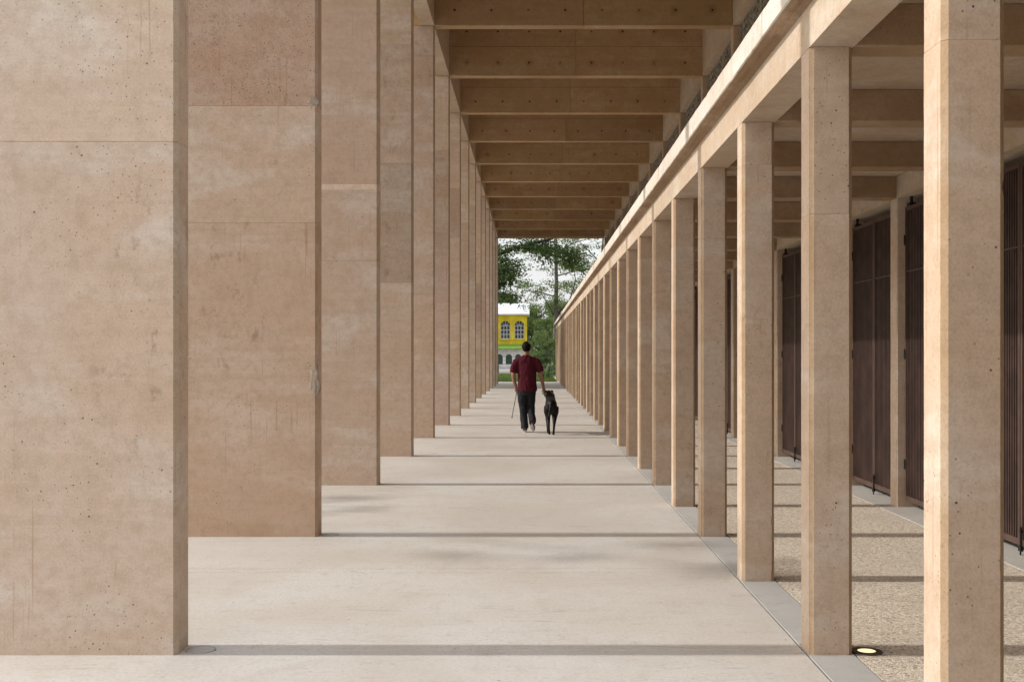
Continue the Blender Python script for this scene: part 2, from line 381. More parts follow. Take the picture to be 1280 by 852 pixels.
# lengthwise beams between cross beams, over the piers and over the upper posts
lenL = MB().prism([(-.128, .001), (.128, .001), (.128, RB), (-.128, RB)], .112, S - .112).build('edge_beam', M['beam'])
postm = cast_block('upper_post', .125, .10, 3.425, RSOF - .001, M['col'], .015, .5, 77)
latv = MB(); rl = random.Random(12)
y = .13
while y < S - .13:
    wv = rl.uniform(.018, .045)
    latv.box(rl.uniform(-.02, .01), rl.uniform(.02, .05), y, y + wv, 3.43, RSOF - .03)
    y += wv + rl.uniform(.004, .02)
latm = latv.build('lattice_slats', M['lattice'])
latb = MB().box(.06, .10, .11, S - .11, 3.43, RSOF - .01).build('lattice_backing', M['dark'])
for i in range(NP):
    b = empty('roof_beam', (MIDX, py(i) + D / 2 - Y1, RSOF), portico)
    t = rng.uniform(.94, 1.06)
    for me in (segL, segR, segE):
        u = rng.uniform(.88, 1.12); tint(obj(me.name, me, b), u, u * rng.uniform(.97, 1.), u * rng.uniform(.93, 1.))
    post = obj('upper_post', postm, portico, (BX + .125, py(i) + D / 2 - Y1, 0)); tint(post, t, t, t)
    if i < NP - 1:
        for x in (PX1 - .128, BX + .128):
            o = obj('edge_beam', lenL, portico, (x, py(i) + D / 2 - Y1, RSOF)); t2 = rng.uniform(.92, 1.06); tint(o, t2, t2, t2)
        lt = obj('lattice_screen', latm, portico, (BX + .125, py(i) + D / 2 - Y1, 0)); lt['kind'] = 'stuff'
        obj('lattice_backing', latb, lt, (0, 0, 0))
obj('end_beam', beam_prism(PX0 - .3 - MIDX, BX - MIDX, .02, RB, -.09, .09, M['tiebeam'], 'end_beam'), portico, (MIDX, py(NP - 1) + .8 - Y1, RSOF))
obj('roof_slab', MB().box(PX0 - .3, 9.4, -.9, py(NP - 1) + 1. - Y1, RSOF + RB + .002, RSOF + RB + .22).build('roof_slab', M['soffit']), portico)

# ------------------------------------------------------------------ low gallery: columns, beams, slab, doors
gal = empty('column_gallery', (1.5, Y1, 0), label='low concrete gallery of slim square columns with a flat slab roof', category='building')
ccx = (CX0 + CX1) / 2; chx = (CX1 - CX0) / 2
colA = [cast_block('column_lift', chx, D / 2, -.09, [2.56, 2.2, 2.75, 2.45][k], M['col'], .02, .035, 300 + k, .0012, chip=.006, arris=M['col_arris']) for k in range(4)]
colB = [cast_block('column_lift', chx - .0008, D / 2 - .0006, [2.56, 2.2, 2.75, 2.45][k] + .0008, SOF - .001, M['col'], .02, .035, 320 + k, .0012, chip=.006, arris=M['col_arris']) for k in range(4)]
bcol = cast_block('back_column', .11, D / 2, -.09, SOF - .001, M['col'], .012, .3, 350, .002)
ox, oy = 1.5, Y1
LB = .213
def extrude_run(name, pts, jit, y0, y1, mat, seed):
    """a profile carried along the building, its arrises slightly wavering and chipped"""
    n = int((y1 - y0) / .10); V = []; F = []; rr = random.Random(seed); m = len(pts)
    for k in range(n + 1):
        yy = y0 + (y1 - y0) * k / n
        for q, (x, z) in enumerate(pts):
            j = jit[q]; wv = .0035 * noise.noise(Vector((yy * .7, q // 3, seed))) * (1 if j else 0)
            ch = rr.uniform(.002, .007) if j and rr.random() < .06 else 0
            V.append((x + wv + rr.uniform(-j, j) + ch, yy, z + wv + rr.uniform(-j, j)))
    for k in range(n):
        for q in range(m): F.append((k * m + q, k * m + (q + 1) % m, k * m + m + (q + 1) % m, k * m + m + q))
    F.append(tuple(reversed(range(m)))); F.append(tuple(range(n * m, n * m + m)))
    return mesh(name, V, F, mat)
def fascia_run(y0, y1):
    a = extrude_run('slab_edge', [(1.28, 3.277), (1.288, 3.272), (1.33, 3.290), (1.62, 3.290), (1.62, 3.424), (1.29, 3.424), (1.28, 3.415)], [.001, .001, 0, 0, 0, .0012, .0012], y0, y1, M['fascia'], int(y0 * 10))
    b = extrude_run('drip_soffit', [(1.29, 3.2735), (1.32, 3.262), (1.35, 3.266), (1.385, SOF + LB + .001), (1.61, SOF + LB + .001), (1.61, 3.289), (1.331, 3.289)], [0, .004, .004, .0015, 0, 0, 0], y0, y1, M['drip_shade'], int(y0 * 10) + 3)
    return a, b
frontbeam = MB().prism([(-.115, 0), (.105, 0), (.115, .008), (.115, LB), (-.115, LB), (-.115, .008)], .0, HS - .002).build('front_beam', M['beam'])
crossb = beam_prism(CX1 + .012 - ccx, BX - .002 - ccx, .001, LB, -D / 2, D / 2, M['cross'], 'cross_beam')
backbeam = MB().prism([(0, .0005), (.21, .0005), (.21, LB), (0, LB)], .0, HS - .002).build('back_beam', M['beam'])
PW = (HS - D - .03) / 2 - .006
def door_mesh():
    z0, z1, t = .066, 2.94, .022
    f = MB()
    f.box(-t, t, 0, .032, z0, z1).box(-t, t, PW - .032, PW, z0, z1)
    f.box(-t + .002, t - .002, .032, PW - .032, z0, z0 + .05).box(-t + .002, t - .002, .032, PW - .032, z1 - .035, z1).box(-t + .002, -.013, .032, PW - .032, 2.303, 2.315)
    sl = MB(); y = .040
    while y < PW - .05:
        sl.box(-.012, .012, y, y + .026, z0 + .05, z1 - .035); y += .043
    return f.build('slatted_door', M['frame']), sl.build('slats', M['slat'])
doorF, doorS = door_mesh()
hinge = MB().tube([(-.024, 0, -.05), (-.024, 0, .05)], .010, 8).box(-.03, 0, -.02, .02, -.035, .035).build('hinge', M['black'])
bolt = MB().tube([(-.03, 0, -.075), (-.03, 0, .14)], .007, 8).box(-.04, -.018, -.022, .022, -.04, .0).box(-.036, -.018, -.012, .012, .1, .12).build('floor_bolt', M['black'])
pivot = MB().box(-.03, .03, -.045, .045, 0, .03).tube([(0, 0, .03), (0, 0, .093)], .016, 8).build('top_pivot', M['black'])
ng = NC; J0 = -5  # bays behind the camera are unseen, added to shade the first column
for j in range(J0, ng):
    yj = cy(j)
    c = empty('column', (ccx - ox, yj + D / 2 - oy, 0), gal)
    t = rng.uniform(.95, 1.06); k = j % 4
    o = obj('column_lift', colA[k], c); tint(o, t, t, t)
    t3 = t * rng.uniform(.98, 1.02); o = obj('column_lift', colB[k], c); tint(o, t3, t3, t3)
    if j in (1, 0): pass
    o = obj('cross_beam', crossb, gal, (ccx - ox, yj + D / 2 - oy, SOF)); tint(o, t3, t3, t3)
    if j < ng - 1:
        o = obj('front_beam', frontbeam, gal, (CX0 + .115 - ox, yj + D / 2 + .001 - oy, SOF)); t4 = rng.uniform(.97, 1.04); tint(o, t4, t4, t4)
        o = obj('back_beam', backbeam, gal, (BX - ox, yj + D / 2 + .001 - oy, SOF)); tint(o, t, t, t)
    obj('back_column', bcol, gal, (BX + .11 - ox, yj + D / 2 - oy, 0))
    if j < ng - 1:
        for q in (0, 1):
            y0 = yj + D + .015 + q * (PW + .012)
            d = obj('slatted_door', doorF, gal, (3.675 - ox, y0 - oy, 0))
            sl = obj('slats', doorS, d); sl['kind'] = 'stuff'
            he = .0 if q == 0 else PW
            for z in (.42, 1.5, 2.62): obj('hinge', hinge, d, (0, he, z))
            if q == 0: obj('floor_bolt', bolt, d, (0, PW - .02 if q == 0 else .02, .07))
            obj('top_pivot', pivot, d, (0, .12 if q == 0 else PW - .12, 2.94))
# front beam end pieces at first and last column, slab edge in pour lengths, slab
ys = [cy(J0) - .05] + [cy(j) + .45 for j in range(4, ng - 2, 6)] + [cy(ng - 1) + .3]
for a, b in zip(ys, ys[1:]):
    ma, mb_ = fascia_run(a + .002, b - .002)
    o = obj('slab_edge', ma, gal, (-ox, -oy, 0)); t = rng.uniform(.96, 1.03); tint(o, t, t, t)
    obj('drip_soffit', mb_, o)
obj('gallery_slab', MB().box(1.621, 9.3, cy(J0) - .05, cy(ng - 1) + .3, SOF + LB + .003, 3.42).build('gallery_slab', M['soffit']), gal, (-ox, -oy, 0))
obj('inner_wall', MB().box(9.0, 9.2, cy(J0), cy(ng - 1) + .3, -.09, 8.6).build('inner_wall', M['dark']), gal, (-ox, -oy, 0))
obj('end_wall', MB().box(3.9, 8.99, cy(J0) - .05, cy(J0) + .15, -.09, 3.24).build('end_wall', M['dark']), gal, (-ox, -oy, 0))
obj('end_wall', MB().box(3.9, 8.99, cy(ng - 1), cy(ng - 1) + .2, -.09, 3.24).build('end_wall', M['dark']), gal, (-ox, -oy, 0))

# ------------------------------------------------------------------ lights set in the floor
def disc(m, r, z0, z1, n=28):
    return m.prism([(r * math.cos(2 * math.pi * k / n), r * math.sin(2 * math.pi * k / n)) for k in range(n)], z0, z1, 'z')
def ringm(m, r0, r1, z0, z1, n=28):
    b = len(m.v)
    for k in range(n):
        a = 2 * math.pi * k / n; cs, sn = math.cos(a), math.sin(a)
        m.v += [(r0 * cs, r0 * sn, z0), (r1 * cs, r1 * sn, z0), (r1 * cs, r1 * sn, z1 - .002), (r0 * cs, r0 * sn, z1)]
    for k in range(n):
        p, q = b + 4 * k, b + 4 * ((k + 1) % n)
        for e in range(4): m.f.append((p + e, q + e, q + (e + 1) % 4, p + (e + 1) % 4))
    return m
u = empty('ground_light', (1.684, 5.66, 0), label='lit round uplight set in the floor at the foot of a gallery column', category='ground light')
obj('rim', ringm(MB(), .046, .078, -.03, .006).build('rim', M['steel_ring']), u)
obj('lens', disc(MB(), .045, -.02, .003).build('lens', M['lens']), u)
for i, lab in ((0, 'unlit round floor light at the foot of the first broad pier'), (1, 'unlit round floor light at the foot of the second broad pier')):
    u = empty('ground_light', (-1.69, py(i) + .1, 0), label=lab, category='ground light')
    obj('rim', ringm(MB(), .070, .076, -.03, .004).build('rim', M['disc']), u)
    obj('lens', disc(MB(), .069, -.02, .0025).build('lens', M['band']), u)

# ------------------------------------------------------------------ person
def fused(name, mb, mat, parent, vox, smooth_it=4, loc=(0, 0, 0)):
    me = mb.build(name, mat, True)
    bm = bmesh.new(); bm.from_mesh(me); bmesh.ops.recalc_face_normals(bm, faces=bm.faces); bm.to_mesh(me); bm.free()
    o = obj(name, me, parent, loc)
    r = o.modifiers.new('fuse', 'REMESH'); r.mode = 'VOXEL'; r.voxel_size = vox; r.use_smooth_shade = True
    sm = o.modifiers.new('soft', 'SMOOTH'); sm.factor = .5; sm.iterations = smooth_it
    return o
def fold(o, size, amount):
    tx = bpy.data.textures.new('folds', 'CLOUDS'); tx.noise_scale = size; tx.noise_depth = 2
    d = o.modifiers.new('folds', 'DISPLACE'); d.texture = tx; d.texture_coords = 'LOCAL'; d.strength = amount; d.mid_level = .5
    return o
M['skin'] = plain('skin', (.30, .165, .105), .55, 0, .08, 20)
M['hair'] = plain('black_hair', (.006, .005, .005), .7, 0, .4, 60, .12, .6)
def cloth(name, c, wr=.6):
    s = NT(name); P = s.n('TexCoord').outputs['Object']
    n1 = s.noise(s.map(P, (2.2, 2.2, .7)), 4.2, 4, .5, .8); n2 = s.noise(P, 300, 2)
    col = s.mix(s.ramp(s.noise(P, 12, 3), .3, .7), C3(c[0]*.88, c[1]*.88, c[2]*.88), C3(c[0]*1.1, c[1]*1.1, c[2]*1.1))
    return s.done(col, .9, s.bump(s.math('ADD', n1, s.math('MULTIPLY', n2, .02)), wr, .08), .15)
M['maroon'] = cloth('maroon_cotton', (.080, .011, .021))
M['trouser'] = cloth('charcoal_cotton', (.026, .027, .031))
M['shoe'] = plain('dark_shoe', (.03, .028, .028), .6)
M['sole'] = plain('pale_sole', (.42, .38, .34), .7)
M['fur'] = plain('black_fur', (.005, .005, .0055), .55, 0, .4, 40, .22, .4)
M['leash'] = plain('grey_leash', (.30, .26, .22), .6)
M['cane'] = plain('cane_metal', (.16, .14, .13), .4, .5)

man = empty('person', (-.134, 21.6, 0), label='person in maroon t-shirt and black trousers walking away down the walkway', category='person')
b = MB()
b.loft([(0, 0, .84, .13, .09), (0, 0, 1.0, .13, .09), (0, 0, 1.2, .14, .09), (0, 0, 1.38, .15, .08), (0, 0, 1.44, .09, .06)])
b.tube([(0, -.005, 1.40), (0, .0, 1.47), (0, .015, 1.55)], [.062, .058, .056], 14)
b.ball((0, .025, 1.625), (.080, .097, .105), 18, 14).ball((0, .06, 1.565), (.05, .062, .05), 14, 10)
b.ball((0, .122, 1.605), (.015, .02, .022), 8, 6).ball((0, .112, 1.56), (.024, .012, .009), 8, 6)
for sx in (-1, 1):
    b.ball((sx * .076, .015, 1.605), (.011, .022, .034), 8, 8).ball((sx * .03, .108, 1.635), (.014, .01, .009), 8, 6)
arms = {-1: [(-.17, 0, 1.39), (-.225, -.01, 1.26), (-.25, -.035, 1.11), (-.235, .0, .98), (-.205, .035, .86)],
        1: [(.17, 0, 1.39), (.235, -.005, 1.27), (.275, -.01, 1.12), (.305, .05, .98), (.33, .10, .86)]}
for sx, pts in arms.items(): b.tube(pts, [.055, .05, .042, .039, .028], 12)
def hand(w, fwd, sx):
    w = Vector(w); f = Vector(fwd).normalized(); side = Vector((sx, .1, 0)); back = Vector((0, 1, .1))
    b.tube([w - f * .01, w + f * .045, w + f * .085], [.026, .034, .03], 10)
    for k, L in enumerate((.062, .07, .066, .052)):
        q = w + f * .085 + back * (.027 - .018 * k)
        b.tube([q - f * .015, q + f * L * .5 - Vector((sx * .012, 0, 0)), q + f * L * .75 - Vector((sx * .032, 0, 0)), q + f * L * .62 - Vector((sx * .05, 0, 0))], [.0095, .009, .0085, .0075], 8)
    q = w + f * .03 + back * .028
    b.tube([q, q + back * .028 + f * .022, q + back * .032 + f * .055 - Vector((sx * .02, 0, 0))], [.013, .011, .0085], 8)
hand(arms[-1][-1], (.06, .12, -.5), -1); hand(arms[1][-1], (.08, .1, -.5), 1)
legs = {-1: [(-.085, 0, .92), (-.08, .03, .70), (-.06, .05, .50), (-.04, .01, .28), (-.02, -.02, .09)],
        1: [(.085, 0, .92), (.085, .06, .70), (.085, .09, .50), (.10, -.05, .33), (.115, -.17, .20)]}
for sx, pts in legs.items(): b.tube(pts, [.085, .075, .052, .05, .036], 12)
body = fused('body', b, M['skin'], man, .0085, 3)
h = MB().ball((0, .008, 1.648), (.092, .104, .086), 18, 14).ball((0, -.03, 1.605), (.080, .062, .058), 14, 10)
for k in range(40):
    a = rng.uniform(0, 6.28); t = rng.uniform(.0, 1.3); h.ball((.08 * math.sin(t) * math.cos(a), .01 + .092 * math.sin(t) * math.sin(a), 1.65 + .09 * math.cos(t)), rng.uniform(.01, .018), 6, 4)
fused('hair', h, M['hair'], man, .009, 2)
t = MB()
t.loft([(.02, -.01, .79, .186, .14), (.02, -.01, .84, .190, .145), (.015, -.005, 1.0, .178, .138), (.01, 0, 1.18, .182, .132), (.005, 0, 1.30, .188, .126), (0, 0, 1.38, .18, .112), (0, 0, 1.435, .15, .092), (0, 0, 1.47, .082, .078), (0, 0, 1.482, .068, .068)], 24)
t.tube([(-.13, 0, 1.385), (-.195, 0, 1.355), (-.235, -.01, 1.25), (-.255, -.02, 1.145)], [.07, .072, .071, .072], 16)
t.tube([(.13, 0, 1.385), (.20, 0, 1.36), (.25, -.005, 1.26), (.285, -.01, 1.165)], [.07, .072, .072, .073], 16)
fold(fused('t_shirt', t, M['maroon'], man, .011, 3), .13, .030)
q = MB()
q.loft([(.01, 0, .72, .14, .11), (.012, 0, .78, .172, .125), (.012, 0, .9, .175, .125), (.012, 0, .95, .16, .115)], 20)
q.tube([(-.085, 0, .86), (-.085, .02, .70), (-.07, .045, .50), (-.05, .01, .28), (-.035, -.02, .12), (-.03, -.025, .07)], [.098, .092, .076, .072, .072, .073], 16)
q.tube([(.09, 0, .86), (.09, .05, .70), (.088, .085, .50), (.102, -.04, .34), (.115, -.14, .215), (.118, -.16, .19)], [.098, .092, .076, .07, .07, .07], 16)
fold(fused('trousers', q, M['trouser'], man, .011, 3), .10, .024)
def shoe(parent, pts, r, up, side):
    m = MB(); m.tube(pts, r, 12); o = fused('shoe', m, M['shoe'], parent, .009, 3)
    n = MB(); n.tube([Vector(p) - Vector(up) * .024 for p in pts], [x * .66 for x in r], 12); fused('sole', n, M['sole'], o, .009, 2)
shoe(man, [(-.02, -.10, .06), (-.02, -.05, .062), (-.025, .06, .05), (-.035, .13, .042), (-.04, .17, .04)], [.032, .042, .044, .04, .025], (0, 0, 1), -1)
shoe(man, [(.115, -.255, .17), (.117, -.21, .16), (.125, -.13, .10), (.132, -.09, .055), (.135, -.075, .04)], [.032, .042, .044, .036, .022], (0, .55, .75), 1)

# ------------------------------------------------------------------ dog
dog = empty('dog', (.335, 21.25, 0), label='black long-legged dog walking on a leash beside the person', category='dog')
b = MB()
def spine(pts, n=16):
    rs = []
    for x, y, z, rx, rz in pts:
        r = []
        for k in range(n):
            a = 2 * math.pi * k / n; r.append(len(b.v)); b.v.append((x + rx * math.cos(a), y, z + rz * math.sin(a)))
        rs.append(r)
    for r0, r1 in zip(rs, rs[1:]):
        for k in range(n): b.f.append((r0[k], r1[k], r1[(k + 1) % n], r0[(k + 1) % n]))
    b.f.append(tuple(rs[0])); b.f.append(tuple(reversed(rs[-1])))
spine([(.0, -.47, .56, .035, .045), (.0, -.44, .555, .075, .09), (0, -.36, .55, .108, .12), (0, -.2, .56, .103, .11), (0, -.02, .555, .10, .115), (0, .16, .53, .112, .165), (0, .28, .55, .105, .155), (0, .36, .59, .075, .11)])
b.tube([(0, .27, .60), (-.01, .40, .68), (-.03, .49, .735)], [.10, .082, .07], 14)
b.ball((-.04, .52, .745), (.062, .08, .062), 14, 10)
b.tube([(-.05, .55, .735), (-.085, .62, .715), (-.115, .67, .70)], [.046, .038, .028], 12)
for sx in (-1, 1):
    e = (-.04 + sx * .052, .49, .775)
    b.tube([e, (e[0] + sx * .012, e[1] - .01, e[2] + .028), (e[0] + sx * .03, e[1] + .012, e[2] + .008), (e[0] + sx * .036, e[1] + .02, e[2] - .04)], [.018, .02, .018, .009], 8)
for sx, yk in ((-1, .07), (1, -.05)):
    b.tube([(sx * .055, -.36, .52), (sx * .065, -.33 + yk * .5, .42), (sx * .062, -.27 + yk, .335), (sx * .055, -.36 + yk, .25), (sx * .048, -.45 + yk, .175), (sx * .042, -.435 + yk, .09), (sx * .038, -.425 + yk, .035)], [.085, .075, .052, .036, .025, .022, .024], 12)
    b.ball((sx * .038, -.405 + yk, .022), (.026, .042, .022), 10, 8)
    b.tube([(sx * .07, .2, .46), (sx * .072, .14 - yk, .36), (sx * .066, .17 - yk * 1.2, .22), (sx * .06, .17 - yk * 1.6, .10), (sx * .058, .18 - yk * 1.6, .035)], [.066, .045, .032, .024, .024], 12)
    b.ball((sx * .058, .205 - yk * 1.6, .022), (.026, .042, .022), 10, 8)
b.tube([(0, -.44, .60), (-.012, -.50, .54), (-.03, -.535, .44), (-.06, -.545, .34), (-.115, -.55, .285)], [.03, .026, .021, .017, .01], 10)
fused('body', b, M['fur'], dog, .0105, 3)
cm = MB(); cm.tube([(-.012 + .088 * math.cos(a), .40 + .03 * math.sin(a), .685 + .088 * math.sin(a)) for a in [2 * math.pi * k / 20 for k in range(21)]], .009, 6)
obj('collar', cm.build('collar', M['leash'], True), dog)
hp = Vector((-.134 + .345, 21.72, .78)); cp = Vector((.335 + .03, 21.64, .765))
pts = [hp.lerp(cp, k / 10) - Vector((0, 0, .05 * math.sin(math.pi * k / 10))) for k in range(11)]
pts = [hp + Vector((-.02, .02, .02)), hp + Vector((-.05, -.02, -.0)), hp + Vector((-.03, -.04, -.04))] + pts
obj('leash', MB().tube(pts, .0065, 8).build('leash', M['leash'], True), label='thin leash from the person\'s hand to the black dog', category='leash')
obj('cane', MB().tube([(-.134 - .185, 21.67, .80), (-.134 - .20, 21.72, .70), (-.134 - .285, 22.0, .27)], [.013, .009, .007], 8).ball((-.419, 22.0, .262), .014, 8, 6).build('cane', M['cane'], True), label='thin grey cane held low beside the black trousers', category='cane')

# ------------------------------------------------------------------ trees
def leaf_mat(name, c1, c2, trans=.45):
    s = NT(name); g = s.n('NewGeometry'); P = g.outputs['Position']
    col = s.mix(g.outputs['Random Per Island'], c1, c2)
    col = s.mix(s.ramp(s.noise(P, .7, 3), .4, .65, 0, .5), col, C3(c1[0] * .7, c1[1] * .75, c1[2] * .7))
    s.done(col, .55, None, .35)
    tr = s.n('BsdfTranslucent'); s.l(s.mix(.5, col, C3(.16, .24, .03)), tr.inputs[0])
    ms = s.n('MixShader'); ms.inputs[0].default_value = trans
    s.l(s.b.outputs[0], ms.inputs[1]); s.l(tr.outputs[0], ms.inputs[2]); s.l(ms.outputs[0], s.out.inputs[0])
    return s.m
M['leafd'] = leaf_mat('deep_green_leaves', C3(.04, .08, .025), C3(.15, .21, .075))
M['leafm'] = leaf_mat('mid_green_leaves', C3(.075, .13, .04), C3(.25, .32, .12))
M['leafy'] = leaf_mat('yellow_green_leaves', C3(.09, .13, .035), C3(.18, .20, .06))
M['leafg'] = leaf_mat('grey_green_leaves', C3(.07, .11, .065), C3(.13, .18, .11))
M['bark'] = plain('grey_bark', (.13, .115, .10), .9, 0, .4, 6, .2, .8)
M['barkd'] = plain('dark_bark', (.06, .05, .045), .9, 0, .4, 6, .2, .8)

def leaves(clumps, per, size, rng, flat=.5, up=.6):
    V = []; F = []
    for (c, r) in clumps:
        n = max(8, int(per * (r[0] * r[1]) ** .8)) if per else 8
        for _ in range(n):
            u = Vector((rng.gauss(0, 1), rng.gauss(0, 1), rng.gauss(0, 1)))
            if u.length < 1e-3: continue
            u = u.normalized() * (rng.random() ** .45)
            p = c + Vector((u.x * r[0], u.y * r[1], u.z * r[2]))
            nn = Vector((rng.gauss(0, 1), rng.gauss(0, 1), rng.gauss(up, .8))).normalized()
            a = nn.cross(Vector((rng.gauss(0, 1), rng.gauss(0, 1), rng.gauss(0, 1)))).normalized(); bb = nn.cross(a)
            L = size * rng.uniform(.6, 1.35); W = L * rng.uniform(.35, .55); k = len(V)
            V += [p - a * L * .5, p + bb * W * .5 + nn * L * .06, p + a * L * .5, p - bb * W * .5 + nn * L * .06]
            F.append((k, k + 1, k + 2, k + 3))
    return V, F
def tree(name, label, base, trunk, limbs, mat, bark, per, size, clump=(1.1, .5), seed=1, sub=5, group=None, cat='tree', fill=()):
    """trunk: [(x,y,z,r)...]; limbs: list of polylines [(x,y,z,r)...], clumps of leaves hang on twigs along each limb (all relative to base)"""
    rg = random.Random(seed)
    root = empty(name, base, label=label, category=cat)
    if group: root['group'] = group
    m = MB(); m.tube([p[:3] for p in trunk], [p[3] for p in trunk], 9)
    clumps = []
    for lb in limbs:
        m.tube([p[:3] for p in lb], [p[3] for p in lb], 7)
        P = [Vector(p[:3]) for p in lb]
        for k in range(sub):
            f0 = .78 if len(lb) == 5 else .35
            f = f0 + (1 - f0) * (k + rg.random()) / sub
            x = f * (len(P) - 1); i = min(int(x), len(P) - 2); q = P[i].lerp(P[i + 1], x - i); r = lb[i][3] * .5
            out = (P[-1] - P[0]).normalized()
            dr = (Vector((rg.gauss(0, 1), rg.gauss(0, 1), rg.gauss(.25, .5))) + out * .5).normalized(); L = clump[0] * rg.uniform(.8, 1.8)
            e = q + dr * L
            m.tube([q, q + dr * L * .5 + Vector((0, 0, .08 * L)), e], [max(.012, r * .5), max(.01, r * .35), .008], 5)
            cr = clump[0] * rg.uniform(.65, 1.25); clumps.append((e, (cr, cr, clump[1] * rg.uniform(.7, 1.3))))
            if rg.random() < .6:
                cr *= .7; clumps.append((q + dr * L * .45 + Vector((rg.uniform(-.4, .4), rg.uniform(-.4, .4), .2)) * clump[0], (cr, cr, clump[1] * .7)))
        clumps.append((P[-1], (clump[0] * .8, clump[0] * .8, clump[1])))
    for c, r in fill: clumps.append((Vector(c), r))
    obj('trunk', m.build('trunk', bark, True), root)
    V, F = leaves(clumps, per, size, rg)
    obj('crown', mesh('crown', V, F, mat), root)
    return root
def limbs_auto(rg, h0, h1, spread, n, droop=0., r0=.1, x=0, y=0):
    out = []
    for k in range(n):
        a = 2 * math.pi * (k + rg.uniform(-.3, .3)) / n * 1.0 + (k * 2.4); z0 = h0 + (h1 - h0) * (k + .3) / n
        L = spread * rg.uniform(.6, 1.1) * (1 - .45 * (k / n))
        rise = rg.uniform(.15, .55) * L - droop
        out.append([(x, y, z0, r0), (x + math.cos(a) * L * .45, y + math.sin(a) * L * .45, z0 + rise * .7, r0 * .65), (x + math.cos(a) * L, y + math.sin(a) * L, z0 + rise, r0 * .25)])
    return out
rg = random.Random(21)
# spreading dark tree whose limb reaches over the end of the walkway
tree('spreading_tree', 'spreading dark green tree with a long bare limb beside the end of the walkway', (-6.2, 67, -.1),
     [(0, 0, 0, .42), (.2, 0, 2.5, .36), (.6, 0, 5.0, .30), (.9, 0, 6.6, .26)],
     [[(.9, 0, 6.3, .20), (3.0, -.2, 7.1, .15), (5.2, 0, 8.0, .11), (7.2, .3, 8.5, .085), (9.4, .4, 9.6, .05)],
      [(5.2, 0, 8.0, .08), (6.8, .6, 7.85, .06), (8.6, .8, 7.1, .035)],
      [(.9, 0, 6.5, .2), (1.9, -1.0, 9.0, .14), (3.4, -1.4, 11.4, .06)], [(.8, 0, 6.4, .2), (2.6, 1.2, 8.6, .12), (4.9, 1.6, 10.2, .05)],
      [(.8, 0, 5.6, .15), (2.6, -.6, 6.4, .10), (4.4, -1.0, 6.3, .04)], [(.8, 0, 5.2, .13), (2.6, .8, 5.4, .09), (4.5, 1.0, 5.0, .03)],
      [(.9, 0, 6.5, .2), (-1.4, .6, 8.8, .13), (-3.8, 1.2, 9.8, .05)], [(.8, 0, 6.0, .2), (-1.0, -2.0, 7.6, .13), (-2.2, -4.2, 8.6, .05)],
      [(.8, 0, 6.4, .2), (.4, 2.4, 8.6, .13), (.0, 4.8, 9.6, .05)]],
     M['leafd'], M['barkd'], 220, .19, (1.0, .5), 5, 7,
     fill=[((rg.uniform(3.6, 6.0), rg.uniform(-1.2, 1.2), rg.uniform(4.6, 11.5)), (.75, .75, .42)) for _ in range(26)])
# slender tree with a straight pale trunk
tree('slender_tree', 'slender tall tree with a straight grey trunk and thin layered crown', (1.75, 86, -.1),
     [(0, 0, 0, .24), (-.05, 0, 3, .2), (.02, 0, 7, .15), (-.05, 0, 11, .10), (0, 0, 15, .05)],
     [[(0, 0, 4.6, .07), (1.0, .2, 5.6, .06), (1.5, .3, 7.2, .04), (1.4, .4, 8.2, .02)], [(0, 0, 4.2, .06), (-.6, 0, 5.4, .05), (-1.2, .3, 6.4, .02)],
      [(0, 0, 6.0, .06), (-1.4, .4, 6.4, .04), (-2.6, .2, 6.5, .02)], [(0, 0, 7.6, .06), (1.6, -.3, 8.0, .04), (3.1, 0, 8.1, .02)],
      [(0, 0, 8.6, .06), (-1.2, -.4, 9.4, .04), (-2.4, -.5, 9.6, .02)], [(0, 0, 9.4, .05), (1.4, .4, 10.2, .04), (2.9, .6, 10.6, .02)],
      [(0, 0, 10.8, .05), (-1.3, .3, 11.6, .03), (-2.2, .4, 12., .02)], [(0, 0, 12, .05), (1.2, -.3, 12.8, .03), (2.2, 0, 13.2, .02)], [(0, 0, 13, .04), (-.6, .3, 14, .03), (-.9, .2, 15, .02)]],
     M['leafm'], M['bark'], 95, .17, (.8, .30), 8, 5,
     fill=[((rg.uniform(-2.9, .8), rg.uniform(-.8, .8), rg.uniform(5.2, 8.6)), (.6, .6, .24)) for _ in range(30)])
tree('light_crowned_tree', 'light yellow-green tree with two thin stems rising behind the gallery roof', (5.6, 92, -.1),
     [(0, 0, 0, .2), (.1, 0, 4, .16), (-.1, 0, 8, .12), (.2, 0, 12, .06)],
     [[(0, 0, 5.0, .08), (-1.2, 0, 6.2, .06), (-2.2, .2, 6.8, .03)], [(0, 0, 3.5, .1), (.5, .2, 6.5, .08), (.9, .3, 10.5, .04)], [(0, 0, 7, .07), (-1.6, .3, 8.4, .05), (-2.8, .3, 9.2, .02)],
      [(0, 0, 7.5, .07), (1.8, -.3, 8.8, .05), (3.2, 0, 9.4, .02)], [(0, 0, 9, .06), (-1.3, -.3, 10.3, .04), (-2.2, 0, 11.2, .02)], [(0, 0, 10, .05), (1.2, .3, 11.2, .03), (2.2, .4, 12, .02)]],
     M['leafy'], M['bark'], 160, .16, (.9, .4), 15, 6)
